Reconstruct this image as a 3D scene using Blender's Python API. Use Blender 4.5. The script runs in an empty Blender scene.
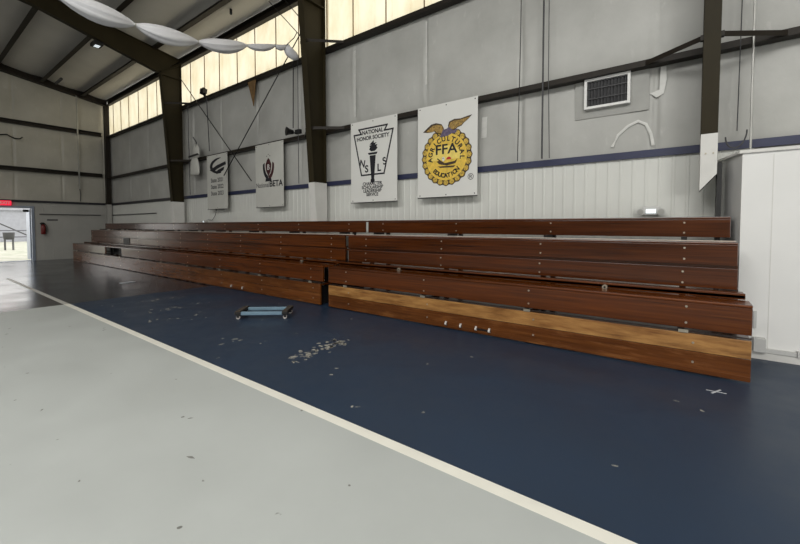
import bpy, bmesh, math, random
from mathutils import Vector, Matrix, noise as mnoise
random.seed(7)
SC = bpy.context.scene
COL = SC.collection
PI = math.pi

# ------------------------------------------------------------------ camera
F = 384.6
cd = bpy.data.cameras.new('camera'); cam = bpy.data.objects.new('camera', cd); COL.objects.link(cam)
cd.sensor_width = 36.0; cd.sensor_fit = 'HORIZONTAL'
cd.lens = F / 800 * 36.0
cd.shift_y = -32 / 800
cd.clip_start = .05; cd.clip_end = 400
cam.location = (0, 0, 1.45)
cam.rotation_euler = (math.radians(90) - math.atan(14 / F), 0, math.radians(36.8))
SC.camera = cam

# ------------------------------------------------------------------ world / light / exposure
SC.view_settings.view_transform = 'Standard'
SC.view_settings.look = 'None'
SC.view_settings.gamma = 1
SC.view_settings.use_curve_mapping = False
SC.view_settings.exposure = 0.0
w = bpy.data.worlds.new('daylight'); SC.world = w; w.use_nodes = True
bg = w.node_tree.nodes['Background']
bg.inputs[0].default_value = (1.0, .985, .95, 1); bg.inputs[1].default_value = 2.3


def area(name, loc, target, sx, sy, power, col=(1, .985, .95), spread=180):
    l = bpy.data.lights.new(name, 'AREA'); l.shape = 'RECTANGLE'; l.size = sx; l.size_y = sy
    l.energy = power; l.color = col; l.spread = math.radians(spread)
    o = bpy.data.objects.new(name, l); COL.objects.link(o); o.location = loc
    o.rotation_euler = (Vector(target) - Vector(loc)).to_track_quat('-Z', 'Y').to_euler()
    return o


# rows of high-bay fittings over the middle of the hall (out of the frame)
area('hall_light_near', (1.0, -4.0, 7.6), (1.0, -2.2, 0), 13, 3.5, 1150)
area('hall_light_far', (-12.0, -5.0, 7.6), (-12.0, -3.5, 0), 9, 3.0, 270)
# added area light from behind the camera; the front wall has no opening
area('rear_fill_light', (12.0, -16.5, 2.8), (-1.0, 6, 2.4), 8, 4.6, 1150)


# ------------------------------------------------------------------ materials
def nmat(name):
    m = bpy.data.materials.new(name); m.use_nodes = True
    nt = m.node_tree; nt.nodes.clear()
    out = nt.nodes.new('ShaderNodeOutputMaterial'); b = nt.nodes.new('ShaderNodeBsdfPrincipled')
    nt.links.new(b.outputs[0], out.inputs[0])
    return m, nt, b, out


def s2l(c):
    return tuple(((v / 255) / 12.92 if v / 255 <= .04045 else ((v / 255 + .055) / 1.055) ** 2.4) for v in c)


def noise_node(nt, scale, vec_scale=(1, 1, 1), detail=4, rough=.55, loc=(0, 0, 0)):
    tc = nt.nodes.new('ShaderNodeTexCoord'); mp = nt.nodes.new('ShaderNodeMapping')
    mp.inputs['Scale'].default_value = vec_scale; mp.inputs['Location'].default_value = loc
    n = nt.nodes.new('ShaderNodeTexNoise'); n.inputs['Scale'].default_value = scale
    n.inputs['Detail'].default_value = detail; n.inputs['Roughness'].default_value = rough
    nt.links.new(tc.outputs['Object'], mp.inputs[0]); nt.links.new(mp.outputs[0], n.inputs['Vector'])
    return n


def ramp(nt, src, stops):
    r = nt.nodes.new('ShaderNodeValToRGB'); e = r.color_ramp.elements
    while len(e) < len(stops): e.new(.5)
    for k, (p, c) in enumerate(stops):
        e[k].position = p; e[k].color = (*c, 1) if len(c) == 3 else c
    nt.links.new(src, r.inputs[0]); return r


def mixc(nt, fac, a, b, mode='MIX'):
    m = nt.nodes.new('ShaderNodeMix'); m.data_type = 'RGBA'; m.blend_type = mode
    for sock, v in ((m.inputs[0], fac), (m.inputs[6], a), (m.inputs[7], b)):
        if hasattr(v, 'links') or hasattr(v, 'is_linked'): nt.links.new(v, sock)
        elif isinstance(v, (int, float)): sock.default_value = v
        else: sock.default_value = (*v, 1)
    return m.outputs[2]


def bump(nt, b, src, strength=.2, dist=.02):
    n = nt.nodes.new('ShaderNodeBump'); n.inputs['Strength'].default_value = strength
    n.inputs['Distance'].default_value = dist
    nt.links.new(src, n.inputs['Height']); nt.links.new(n.outputs[0], b.inputs['Normal'])


def plain(name, rgb, rough=.6, metal=0, var=.12, scale=3, spec=.5, bmp=0, emit=0):
    m, nt, b, o = nmat(name); c = s2l(rgb)
    n = noise_node(nt, scale)
    r = ramp(nt, n.outputs[0], [(.3, tuple(v * (1 - var) for v in c)), (.7, tuple(min(1, v * (1 + var)) for v in c))])
    nt.links.new(r.outputs[0], b.inputs['Base Color'])
    b.inputs['Roughness'].default_value = rough; b.inputs['Metallic'].default_value = metal
    b.inputs['Specular IOR Level'].default_value = spec
    if bmp: bump(nt, b, n.outputs[0], bmp)
    if emit:
        b.inputs['Emission Color'].default_value = (*c, 1); b.inputs['Emission Strength'].default_value = emit
    return m


def wood(name, dark, mid, light, rough=.3, wear=None, wear_amt=(.5, .62), joint=4.9):
    m, nt, b, o = nmat(name)
    g = noise_node(nt, 5, (.22, 5, 9), 6, .6)
    big = noise_node(nt, .9, (.5, .5, 4), 3)
    c = ramp(nt, g.outputs[0], [(.25, s2l(dark)), (.5, s2l(mid)), (.78, s2l(light))]).outputs[0]
    k = ramp(nt, big.outputs[0], [(.3, (.62, .6, .6)), (.7, (1.12, 1.08, 1.05))]).outputs[0]
    c = mixc(nt, 1.0, c, k, 'MULTIPLY')
    if wear:
        wn = noise_node(nt, 3.4, (.55, 1, 3.5), 8, .68)
        f = ramp(nt, wn.outputs[0], [(wear_amt[0], (0, 0, 0)), (wear_amt[1], (1, 1, 1))]).outputs[0]
        c = mixc(nt, f, c, s2l(wear))
    nt.links.new(c, b.inputs['Base Color'])
    rr = ramp(nt, big.outputs[0], [(.3, (rough * .8,) * 3), (.7, (rough * 1.25,) * 3)])
    nt.links.new(rr.outputs[0], b.inputs['Roughness'])
    b.inputs['Specular IOR Level'].default_value = .5
    bump(nt, b, g.outputs[0], .06, .01)
    return m


M = {}
M['steel'] = plain('brown_painted_steel', (44, 38, 22), .55, 0, .12, 2, .2)
M['steel_dark'] = plain('dark_brown_steel', (34, 28, 21), .55, 0, .15, 2, .3)
M['black'] = plain('black_steel', (18, 17, 18), .5, 0, .1)
M['navy_trim'] = plain('navy_painted_trim', (44, 49, 78), .5, 0, .08)
M['dark_trim'] = plain('dark_painted_trim', (34, 34, 42), .5, 0, .08)
M['white_panel'] = plain('white_painted_siding', (212, 213, 208), .45, 0, .04, 1.5)
M['white_box'] = plain('bright_white_panel', (228, 228, 226), .5, 0, .02, 2)
M['white_paint'] = plain('white_painted_steel', (214, 213, 209), .45, 0, .05, 4)
M['grey_panel_or_dim_siding'] = plain('grey_panel_and_dim_siding', (172, 171, 166), .6, 0, .08, 1)
M['pvc'] = plain('grey_plastic', (196, 196, 194), .45, 0, .03)
M['banner'] = plain('white_vinyl_banner', (222, 222, 218), .55, 0, .02, 2)
M['banner_grey'] = plain('off_white_vinyl_banner', (196, 196, 190), .6, 0, .05, 2)
M['ink'] = plain('black_print', (22, 22, 30), .6, 0, .05)
M['ink_red'] = plain('dark_red_print', (66, 24, 28), .6, 0, .05)
M['gold'] = plain('gold_print', (228, 192, 78), .6, 0, .18, 14)
M['gold_kernel'] = plain('kernel_print', (196, 164, 70), .6, 0, .6, 40)
M['gold_pale'] = plain('pale_gold_print', (236, 212, 112), .6, 0, .1, 12)
M['feather'] = plain('eagle_feather_print', (158, 128, 68), .6, 0, .6, 30)
M['feather_dark'] = plain('eagle_dark_print', (66, 50, 34), .6, 0, .3, 12)
M['purple'] = plain('shield_print', (96, 86, 110), .6, 0, .4, 20)
M['red_print'] = plain('red_print', (190, 50, 40), .6, 0, .05)
M['cloth'] = plain('white_sheer_cloth', (226, 226, 230), .8, 0, .04, 6)
M['cable'] = plain('grey_cable', (70, 70, 72), .6, 0, .1)
M['conduit'] = plain('galvanised_conduit', (176, 176, 172), .35, .6, .1)
M['fleece'] = plain('torn_fleece', (112, 86, 52), .9, 0, .4, 9)
M['bolt'] = plain('bright_bolt', (190, 182, 165), .35, .7, .1)
M['blue_rail'] = plain('blue_grey_rail', (112, 140, 158), .45, 0, .1, 8)
M['rubber'] = plain('black_rubber', (26, 24, 24), .6, 0, .1)
M['caster'] = plain('white_caster', (205, 200, 195), .4, 0, .05)
M['carpet'] = plain('brown_carpet_pad', (62, 54, 46), .95, 0, .3, 30)
M['red'] = plain('extinguisher_red', (110, 30, 28), .35, 0, .05)
M['exit_red'] = plain('exit_red_lens', (235, 40, 70), .4, 0, .02, emit=1.0)
M['lens'] = plain('lit_white_lens', (235, 245, 250), .3, 0, .01, emit=.75)
M['chair_blk'] = M['rubber']
M['door_frame'] = plain('blue_grey_door_frame', (150, 160, 176), .35, .2, .06)
M['fence_white'] = plain('white_fence_rail', (205, 205, 205), .6, 0, .05)
M['fence_grey'] = plain('grey_fence_pipe', (96, 96, 104), .6, 0, .05)
M['barn'] = plain('pale_barn_panel', (158, 160, 168), .6, 0, .08)
M['tape'] = plain('white_tape', (190, 194, 200), .6, 0, .1)

M['strip'] = plain('gap_shade_brown', (44, 32, 28), .4, 0, .1)
M['patch'] = plain('vent_shade_grey', (156, 156, 152), .5, 0, .08, 4)
M['pale_tape_highlight'] = plain('pale_tape_and_highlight', (206, 206, 202), .4, 0, .1, 9)
M['pale_strip'] = plain('pale_edge_strip', (214, 204, 192), .4, 0, .08, 6)
M['wood_dark'] = wood('varnished_dark_board', (46, 19, 2), (76, 35, 4), (98, 50, 12), .22)
M['wood_row2'] = wood('varnished_brown_board', (54, 24, 2), (88, 42, 5), (112, 60, 14), .22)
M['wood_front'] = wood('worn_orange_board', (68, 34, 10), (100, 56, 20), (120, 74, 32), .24, (130, 84, 44), (.52, .75))
M['wood_worn'] = wood('scuffed_pale_board', (92, 56, 24), (124, 80, 36), (146, 98, 48), .42, (176, 130, 74), (.36, .64))


def mat_insul(name, a, b_, sc=1.1):
    m, nt, b, o = nmat(name)
    n = noise_node(nt, sc, (1, 1, 1), 5)
    n2 = noise_node(nt, 7, (1, 1, .4), 5, .6, (3, 1, 7))
    r = ramp(nt, n.outputs[0], [(.3, s2l(a)), (.7, s2l(b_))])
    r2 = ramp(nt, n2.outputs[0], [(.62, (0, 0, 0)), (.8, (.5, .5, .5))])
    c = mixc(nt, r2.outputs[0], r.outputs[0], s2l((208, 208, 203)))
    nt.links.new(c, b.inputs['Base Color']); b.inputs['Roughness'].default_value = .42
    b.inputs['Specular IOR Level'].default_value = .4
    bump(nt, b, n2.outputs[0], .22, .03)
    return m


M['insul'] = mat_insul('grey_vinyl_insulation', (168, 168, 164), (188, 188, 184))
M['insul_end'] = mat_insul('grey_end_wall_insulation', (172, 169, 158), (190, 187, 176))
M['insul_roof'] = mat_insul('grey_roof_insulation', (208, 205, 198), (222, 219, 212), .6)

# translucent fibreglass daylight panels
m, nt, b, out = nmat('cream_fibreglass')
n = noise_node(nt, 2.2, (1, 1, .5), 5)
r = ramp(nt, n.outputs[0], [(.3, s2l((192, 181, 152))), (.6, s2l((207, 200, 178)))])
tr = nt.nodes.new('ShaderNodeBsdfTranslucent'); nt.links.new(r.outputs[0], tr.inputs[0])
nt.links.new(r.outputs[0], b.inputs['Base Color']); b.inputs['Roughness'].default_value = .5
mx = nt.nodes.new('ShaderNodeMixShader'); mx.inputs[0].default_value = .82
nt.links.new(b.outputs[0], mx.inputs[1]); nt.links.new(tr.outputs[0], mx.inputs[2]); nt.links.new(mx.outputs[0], out.inputs[0])
M['fibreglass'] = m


def floor_mat(name, base, var, rough, spots=None, spot_thr=.7, scratch=None, scr_thr=.68, spec=.5, scale=1.1):
    m, nt, b, o = nmat(name)
    n = noise_node(nt, scale, (1, 1, 1), 6, .6)
    c0 = s2l(base)
    c = ramp(nt, n.outputs[0], [(.3, tuple(v * (1 - var) for v in c0)), (.7, tuple(v * (1 + var) for v in c0))]).outputs[0]
    if spots:
        s = noise_node(nt, 9, (1, 1, 1), 2, .5)
        f = ramp(nt, s.outputs[0], [(spot_thr, (0, 0, 0)), (spot_thr + .02, (1, 1, 1))]).outputs[0]
        c = mixc(nt, f, c, s2l(spots))
    if scratch:
        s = noise_node(nt, 3.2, (1.0, .42, 1), 8, .68, (4.4, 2.1, 0))
        f = ramp(nt, s.outputs[0], [(scr_thr, (0, 0, 0)), (scr_thr + .05, (.6, .6, .6))]).outputs[0]
        c = mixc(nt, f, c, s2l(scratch))
    nt.links.new(c, b.inputs['Base Color'])
    rr = ramp(nt, n.outputs[0], [(.3, (rough * .75,) * 3), (.7, (rough * 1.25,) * 3)])
    nt.links.new(rr.outputs[0], b.inputs['Roughness'])
    b.inputs['Specular IOR Level'].default_value = spec
    n3 = noise_node(nt, 6, (1, 1, 1), 3)
    bump(nt, b, n3.outputs[0], .05, .01)
    return m


M['floor_grey'] = floor_mat('grey_floor_paint', (176, 180, 178), .05, .5, (110, 110, 106), .74, spec=.3)
M['floor_navy'] = floor_mat('navy_floor_paint', (37, 52, 72), .12, .42, None, .7, (96, 108, 118), .70, spec=.32)
M['floor_dark'] = floor_mat('dark_far_floor', (58, 56, 56), .3, .2, None, .7, (120, 116, 112), .66, spec=.45)
M['floor_dark_navy'] = floor_mat('dark_navy_far_floor', (32, 38, 48), .3, .19, None, .7, (96, 102, 112), .62, spec=.45)
M['line'] = plain('white_line_paint', (228, 226, 216), .5, 0, .05, 4)
M['line_darker'] = plain('darker_line_paint', (186, 184, 178), .4, 0, .12, 4)
M['scuff'] = None
m, nt, b, o = nmat('bare_worn_patch')
n = noise_node(nt, 11, (1, 1, 1), 6, .7)
r = ramp(nt, n.outputs[0], [(.4, s2l((70, 78, 88))), (.6, s2l((176, 172, 160)))])
nt.links.new(r.outputs[0], b.inputs['Base Color']); b.inputs['Roughness'].default_value = .5
M['scuff'] = m
m, nt, b, o = nmat('gravel_ground')
n = noise_node(nt, 1.2, (1, 1, 1), 6, .7)
r = ramp(nt, n.outputs[0], [(.35, s2l((150, 156, 136))), (.6, s2l((184, 182, 172)))])
nt.links.new(r.outputs[0], b.inputs['Base Color']); b.inputs['Roughness'].default_value = .9
M['ground'] = m


# ------------------------------------------------------------------ builders
def box(bm, x0, x1, y0, y1, z0, z1, bev=0):
    vs = [bm.verts.new((x, y, z)) for x in (x0, x1) for y in (y0, y1) for z in (z0, z1)]
    fs = [(0, 1, 3, 2), (4, 6, 7, 5), (0, 4, 5, 1), (2, 3, 7, 6), (0, 2, 6, 4), (1, 5, 7, 3)]
    ff = [bm.faces.new([vs[i] for i in f]) for f in fs]
    if bev:
        es = {e for f in ff for e in f.edges}
        bmesh.ops.bevel(bm, geom=list(es), offset=bev, segments=2, affect='EDGES', profile=.6)


def prism(bm, pts, axis, a, b):
    """extrude polygon pts (two other axes in order) along axis from a to b"""
    def P(p, t):
        v = list(p); v.insert(axis, t); return v
    A = [bm.verts.new(P(p, a)) for p in pts]; B = [bm.verts.new(P(p, b)) for p in pts]
    bm.faces.new(A); bm.faces.new(B[::-1]); n = len(pts)
    for i in range(n):
        j = (i + 1) % n
        bm.faces.new((A[j], A[i], B[i], B[j]))


def tube(bm, pts, r, seg=8, radii=None, caps=True):
    pts = [Vector(p) for p in pts]; rings = []
    for i, p in enumerate(pts):
        d = (pts[min(i + 1, len(pts) - 1)] - pts[max(i - 1, 0)]).normalized()
        ref = Vector((0, 0, 1)) if abs(d.z) < .9 else Vector((1, 0, 0))
        u = d.cross(ref).normalized(); v = d.cross(u)
        rr = radii[i] if radii else r
        rings.append([bm.verts.new(p + rr * (u * math.cos(2 * PI * k / seg) + v * math.sin(2 * PI * k / seg))) for k in range(seg)])
    for a, b in zip(rings, rings[1:]):
        for k in range(seg):
            bm.faces.new((a[k], a[(k + 1) % seg], b[(k + 1) % seg], b[k]))
    if caps: bm.faces.new(rings[0][::-1]); bm.faces.new(rings[-1])


def newbm(): return bmesh.new()


def wloc(o):
    v = Vector((0, 0, 0))
    while o: v += o.location; o = o.parent
    return v


def obj(name, bm, mat, parent=None, smooth=False, base=False):
    """bm in world coordinates; if parent, it is expressed relative to the parent"""
    if parent is not None:
        bmesh.ops.translate(bm, verts=bm.verts, vec=-wloc(parent))
    org = Vector((0, 0, 0))
    if base:
        xs = [v.co.x for v in bm.verts]; ys = [v.co.y for v in bm.verts]; zs = [v.co.z for v in bm.verts]
        org = Vector(((min(xs) + max(xs)) / 2, (min(ys) + max(ys)) / 2, min(zs)))
        bmesh.ops.translate(bm, verts=bm.verts, vec=-org)
    bmesh.ops.recalc_face_normals(bm, faces=bm.faces)
    me = bpy.data.meshes.new(name); bm.to_mesh(me); bm.free()
    if smooth:
        for p in me.polygons: p.use_smooth = True
    me.materials.append(mat)
    o = bpy.data.objects.new(name, me); COL.objects.link(o)
    o.location = org
    if parent is not None: o.parent = parent
    return o


def tag(o, label, cat, group=None, kind=None):
    o['label'] = label; o['category'] = cat
    if group: o['group'] = group
    if kind: o['kind'] = kind
    return o


def thing(name, label, cat, loc, group=None):
    o = bpy.data.objects.new(name, None); COL.objects.link(o); o.location = loc
    o.empty_display_size = .2
    return tag(o, label, cat, group)


def struct(name, bm, mat, parent=None, smooth=False):
    o = obj(name, bm, mat, parent, smooth)
    if parent is None: o['kind'] = 'structure'
    return o


def B(*a, bev=0):
    bm = newbm(); box(bm, *a, bev=bev); return bm


W = 6.4            # long wall
XE = -22.0         # end wall
def roofz(y): return 7.25 + .172 * (W - y) if y > -5.6 else 7.25 + .172 * (W + 5.6) - .172 * (-5.6 - y)

# ------------------------------------------------------------------ floor
X0 = -9.2
C1, C2, C3 = -14.02, -6.86, .178      # frame lines
LY0, LY1 = 1.93, 2.015
bm = newbm(); box(bm, XE - .3, 22, -18, 7.0, -.12, -.004); struct('floor', bm, M['floor_grey'])
struct('floor_grey_paint', B(X0, 22, -18, LY0, -.004, 0), M['floor_grey'])
struct('floor_navy_paint', B(X0, 22, LY1, 6.42, -.004, 0), M['floor_navy'])
struct('floor_line', B(X0, 22, LY0, LY1, -.004, .0005), M['line'])
struct('floor_far_dark', B(XE, X0, -18, LY0, -.004, 0), M['floor_dark'])  # the far floor uses darker grey, navy and line colours
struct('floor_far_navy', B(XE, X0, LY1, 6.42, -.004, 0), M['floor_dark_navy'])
struct('floor_far_line', B(-15.0, X0, LY0, LY1, -.004, .0005), M['line_darker'])
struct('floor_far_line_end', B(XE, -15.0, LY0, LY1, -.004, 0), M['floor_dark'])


def blob(bm, cx, cy, rx, ry, ang, n=14, jag=.35):
    vs = []
    for k in range(n):
        a = 2 * PI * k / n; q = 1 + random.uniform(-jag, jag)
        x = rx * q * math.cos(a); y = ry * q * math.sin(a)
        vs.append(bm.verts.new((cx + x * math.cos(ang) - y * math.sin(ang), cy + x * math.sin(ang) + y * math.cos(ang), .0008)))
    bm.faces.new(vs)


# bare patches where the navy paint has worn through
bm = newbm()
for (cx, cy, n, sp, s) in ((-3.45, 3.0, 34, .2, .032), (-3.52, 3.28, 8, .08, .045), (-3.36, 2.72, 12, .08, .022), (-7.3, 2.95, 16, .35, .03),
                           (-6.5, 2.6, 9, .3, .03), (-8.3, 3.1, 12, .4, .03), (-4.6, 2.55, 5, .15, .025)):
    for k in range(n):
        t = random.gauss(0, 1) * sp
        blob(bm, cx + random.gauss(0, .07), cy + t, s * random.uniform(.3, 1), s * random.uniform(.5, 1.6), random.uniform(0, 3))
for k in range(26):
    blob(bm, random.uniform(-8.8, .5), random.uniform(2.1, 4.4), .012, .02, random.uniform(0, 3), 8)
struct('floor_worn_patches', bm, M['scuff'])
bm = newbm()
for k in range(40):
    s = random.uniform(.004, .012)
    blob(bm, random.uniform(-8, .0), random.uniform(-1, 1.85), s, s * random.uniform(1, 3), random.uniform(0, 3), 7)
struct('floor_chips', bm, plain('dark_chips', (122, 122, 118), .7))

# ------------------------------------------------------------------ walls
def quilt(x0, x1, z0, z1, seams, bulge, fy, seed=0, step=.03, vert=False):
    """pillowed insulation blanket, fy maps (s, z, depth) to a point"""
    bm = newbm(); nx = int((x1 - x0) / step); nz = max(6, int((z1 - z0) / .09)); g = []
    for i in range(nx + 1):
        x = x0 + (x1 - x0) * i / nx; row = []
        ds = min(abs(x - s) for s in seams)
        for k in range(nz + 1):
            z = z0 + (z1 - z0) * k / nz; v = k / nz
            p = math.sin(PI * v) ** .6
            d = bulge * p * (.75 + .25 * min(1, ds / .5)) - .03 * p * math.exp(-(ds / .03) ** 2)
            d += .010 * mnoise.noise(Vector((x * 1.3, z * .8, seed)))
            d += .03 * math.exp(-ds / .10) * mnoise.noise(Vector((x * 9, z * 1.1, seed + 5)))
            row.append(bm.verts.new(fy(x, z, d)))
        g.append(row)
    for i in range(nx):
        for k in range(nz):
            bm.faces.new((g[i][k], g[i + 1][k], g[i + 1][k + 1], g[i][k + 1]))
    return bm


wb = newbm(); box(wb, XE - .15, 22, W + .06, W + .16, 0, 5.6)
wall_back = struct('wall_back', wb, M['insul'])
seams = [-21.1, -19.2, -17.3, -15.4, -13.5, -11.7, -9.75, -7.9, -6.02, -4.13, -2.26, -.38, 1.5, 3.4]
fy = lambda x, z, d: (x, W - .005 - d, z)
struct('insulation', quilt(XE, 4, 2.44, 3.73, seams, .035, fy, 1), M['insul'], wall_back, True)
struct('insulation', quilt(XE, 4, 3.73, 5.6, seams, .045, fy, 2), M['insul'], wall_back, True)
# raised rib siding under the navy trim
bm = newbm(); prof = []
x = XE; 
while x < .5:
    prof += [(x, W - .03), (x + .105, W - .03), (x + .12, W - .037), (x + .14, W - .037), (x + .152, W - .03)]; x += .155
prof += [(x, W + .04), (XE, W + .04)]
prism(bm, prof, 2, 0, 2.40)
struct('siding', bm, M['white_panel'], wall_back)

# clerestory windows and daylight panels, one per bay
bays = [(-21.6, -14.42), (-14.18, -7.16), (-6.92, .1), (.34, 7.4)]
sm = [-21.1, -20.16, -19.25, -18.2, -17.29, -16.4, -15.5, -14.6, -13.67, -12.72, -11.79, -10.78, -9.86, -8.89, -7.95, -6.92, -6.07, -5.13, -4.18, -3.2, -2.25, -1.3, -.35, .6, 1.5, 2.5, 3.4, 4.4, 5.3, 6.3, 7.2]
cuts = [XE] + [C1, C2, C3] + [7.5]
for k, (a, b_) in enumerate(zip(cuts, cuts[1:])):
    bm = newbm(); pr = []; x = a
    while x < b_ - .01:
        x1 = min(x + .475, b_); pr += [(x, W - .0), (x1 - .06, W - .0), (x1 - .03, W - .01)]; x = x1
    pr.append((b_, W))
    vs0 = [bm.verts.new((p[0], p[1], 5.62)) for p in pr]; vs1 = [bm.verts.new((p[0], p[1], 7.02)) for p in pr]
    for i in range(len(pr) - 1): bm.faces.new((vs0[i], vs0[i + 1], vs1[i + 1], vs1[i]))
    win = struct('window_%d' % (k + 1), bm, M['fibreglass'])
    for s in sm:
        if a + .05 < s < b_ - .05:
            struct('mullion', B(s - .009, s + .009, W - .04, W - .021, 5.65, 6.98), M['fleece'], win)
# rest of the long wall above the sill, beyond the windows, and the eave
struct('trim_7', B(7.5, 22, W, W + .15, 5.6, 7.3), M['insul'])

# end wall (left in the photo) with the double door opening Y 1.83..3.66
DY0, DY1, DZ = 1.83, 3.66, 2.19
bm = newbm()
box(bm, XE - .16, XE - .05, -18, DY0, 0, 2.5); box(bm, XE - .16, XE - .05, DY1, W + .16, 0, 2.5); box(bm, XE - .16, XE - .05, DY0, DY1, DZ, 2.5)
prism(bm, [(-18, 2.5), (W + .16, 2.5), (W + .16, 7.2), (-5.6, roofz(-5.6)), (-18, roofz(-18))], 0, XE - .16, XE - .05)
wl = struct('wall_left', bm, M['grey_panel_or_dim_siding'])
fy = lambda y, z, d: (XE + .0 + d, y, z)
es = [6.2, 4.7, 3.2, 1.7, .2, -1.3, -2.8, -4.3]
struct('insulation', quilt(-5, W, 2.5, 3.78, es, .05, fy, 5), M['insul_end'], wl, True)
struct('insulation', quilt(-5, W, 3.78, 5.66, es, .07, fy, 6), M['insul_end'], wl, True)
def fyr(y, z, d): return (XE + d, y, z * 1.0 + (roofz(y) - roofz(W)) * max(0, (z - 5.66)) / (7.2 - 5.66))
struct('insulation', quilt(-5, W, 5.66, 7.2, es, .06, fyr, 7), M['insul_end'], wl, True)
# lower end wall: white siding with its dim light coloured in as grey
bm = newbm()
def ribs(bm, ya, yb, z0, z1):
    pr = []; y = ya
    while y < yb - .01:
        y1 = min(y + .3, yb); pr += [(XE - .0, y), (XE - .0, y1 - .04), (XE + .003, y1 - .03), (XE + .003, y1 - .01)]; y = y1
    pr += [(XE, yb), (XE - .048, yb), (XE - .048, ya)]
    prism(bm, pr, 2, z0, z1)
ribs(bm, DY1 + .1, W, 0, 2.42); ribs(bm, -5, DY0 - .1, 0, 2.42); ribs(bm, DY0 - .1, DY1 + .1, DZ + .08, 2.42)
struct('siding', bm, M['grey_panel_or_dim_siding'], wl)
struct('wall_right', B(22, 22.2, -18, W + .16, 0, 9.4), M['grey_panel_or_dim_siding'])
struct('wall_front', B(XE, 22, -18.2, -18, 0, 7.3), M['grey_panel_or_dim_siding'])

# doorway
bm = newbm()
box(bm, XE - .2, XE + .05, DY1, DY1 + .09, 0, DZ + .09); box(bm, XE - .2, XE + .05, DY0 - .09, DY0, 0, DZ + .09)
box(bm, XE - .2, XE + .05, DY0, DY1, DZ, DZ + .09)
d1 = struct('door_1', bm, M['door_frame'])
# leaf swung outwards against the frame
lf = struct('door_leaf', B(XE - .85, XE - .21, DY1 - .02, DY1 + .03, .03, DZ - .03), M['door_frame'], d1)
struct('door_closer', B(XE - .13, XE - .02, DY1 - .24, DY1 - .06, DZ - .16, DZ - .06, bev=.01), M['black'], d1)
struct('threshold', B(XE - .2, XE + .03, DY0, DY1, -.004, .015), M['door_frame'], d1)

# ceiling: insulation blanket sagging between the purlins
PY = [6.3, 5.45, 4.11, 2.8, 1.45, .1, -1.25, -2.6, -3.95, -5.3]
bm = newbm(); g = []
nx = 150
for i in range(nx + 1):
    x = XE + (22 - XE) * i / nx; row = []
    for k in range(len(PY) - 1):
        for q in range(7):
            t = q / 7; y = PY[k] + (PY[k + 1] - PY[k]) * t
            s = .07 * math.sin(PI * t) ** .7 + .012 * mnoise.noise(Vector((x * .9, y * 1.2, 3))) + .02 * mnoise.noise(Vector((x * .25, y * 3.5, 9)))
            row.append(bm.verts.new((x, y, roofz(y) - s)))
    row.append(bm.verts.new((x, -5.6, roofz(-5.6)))); row.append(bm.verts.new((x, -18.2, roofz(-18.2))))
    row.insert(0, bm.verts.new((x, W + .2, roofz(W + .2)))); g.append(row)
for i in range(nx):
    for k in range(len(g[0]) - 1):
        bm.faces.new((g[i][k], g[i + 1][k], g[i + 1][k + 1], g[i][k + 1]))
ceil = struct('ceiling', bm, M['insul_roof'], None, True)
bm = newbm(); prism(bm, [(W + .25, roofz(W + .2) + .02), (-5.6, roofz(-5.6) + .03), (-18.3, roofz(-18.3) + .03), (-18.3, roofz(-18.3) + .2), (-5.6, roofz(-5.6) + .25), (W + .25, roofz(W + .2) + .15)], 0, XE - .2, 22.3)
struct('roof_deck', bm, M['insul_roof'], ceil)

# trims / girts
struct('trim_1', B(-14.2, 22, W - .075, W - .046, 2.40, 2.50), M['navy_trim'])
struct('trim_2', B(XE + .1, -14.2, W - .075, W - .046, 2.40, 2.50), M['dark_trim'])
struct('trim_3', B(XE + .013, XE + .06, -5, W - .08, 2.43, 2.52), M['dark_trim'])


def cee(bm, ax, a, b, c0, c1, z0, z1, t=.012):
    """C channel along axis ax (0 = x, 1 = y) from a to b; web at c1 side"""
    def bb(p, q, r_, s):
        if ax == 0: box(bm, a, b, p, q, r_, s)
        else: box(bm, p, q, a, b, r_, s)
    bb(c0, c1, z1 - t, z1); bb(c0, c1, z0, z0 + t); bb(c0, c0 + t, z0 + t, z1 - t)


for (zz, nm, lab) in ((3.65, 'middle', 'long dark brown wall girt running behind the banners'), (5.53, 'sill', 'dark brown girt forming the sill under the cream clerestory panels')):
    for k, (a, b_) in enumerate([(-21.4, C1), (C1 + .01, C2), (C2 + .01, C3), (C3 + .01, 7.5)]):
        bm = newbm(); cee(bm, 0, a, b_, W - .2, W - .05, zz - .04, zz + .04)
        where = ['in the corner bay beyond the farthest column', 'between the two left columns', 'between the middle and the right column', 'right of the right column'][k]
        tag(obj('wall_girt', bm, M['steel_dark'], base=True),
            ('dark brown steel girt at banner-top height, ' if zz < 4 else 'dark steel sill girt below the cream clerestory, ') + where, 'steel beam', 'girts on the long wall')
for zz, lab in ((3.78, 'lower of the two dark girts across the far end wall'), (5.66, 'upper of the two dark girts across the far end wall')):
    bm = newbm()
    cee(bm, 1, -5, W - .28, XE + .08, XE + .22, zz - .08, zz + .08)
    tag(obj('wall_girt', bm, M['steel_dark'], base=True), lab, 'steel beam', 'girts on the end wall')

# corner post and end rake beam
t = thing('corner_post', 'dark brown steel post in the far corner of the hall', 'steel column', (XE + .22, W - .2, 0))
obj('post', B(XE + .36, XE + .58, W - .26, W - .09, 2.44, 6.95), M['steel_dark'], t)
obj('lower_cover', B(XE + .36, XE + .58, W - .26, W - .09, 0, 2.44), M['grey_panel_or_dim_siding'], t)
bm = newbm(); prism(bm, [(W - .1, 7.0), (W - .1, 7.26), (-5.6, roofz(-5.6) - .06), (-5.6, roofz(-5.6) - .36)], 0, XE + .1, XE + .35)
tag(obj('rake_beam', bm, M['steel_dark'], base=True), 'dark sloping beam under the roof along the far end wall', 'steel beam')


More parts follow.
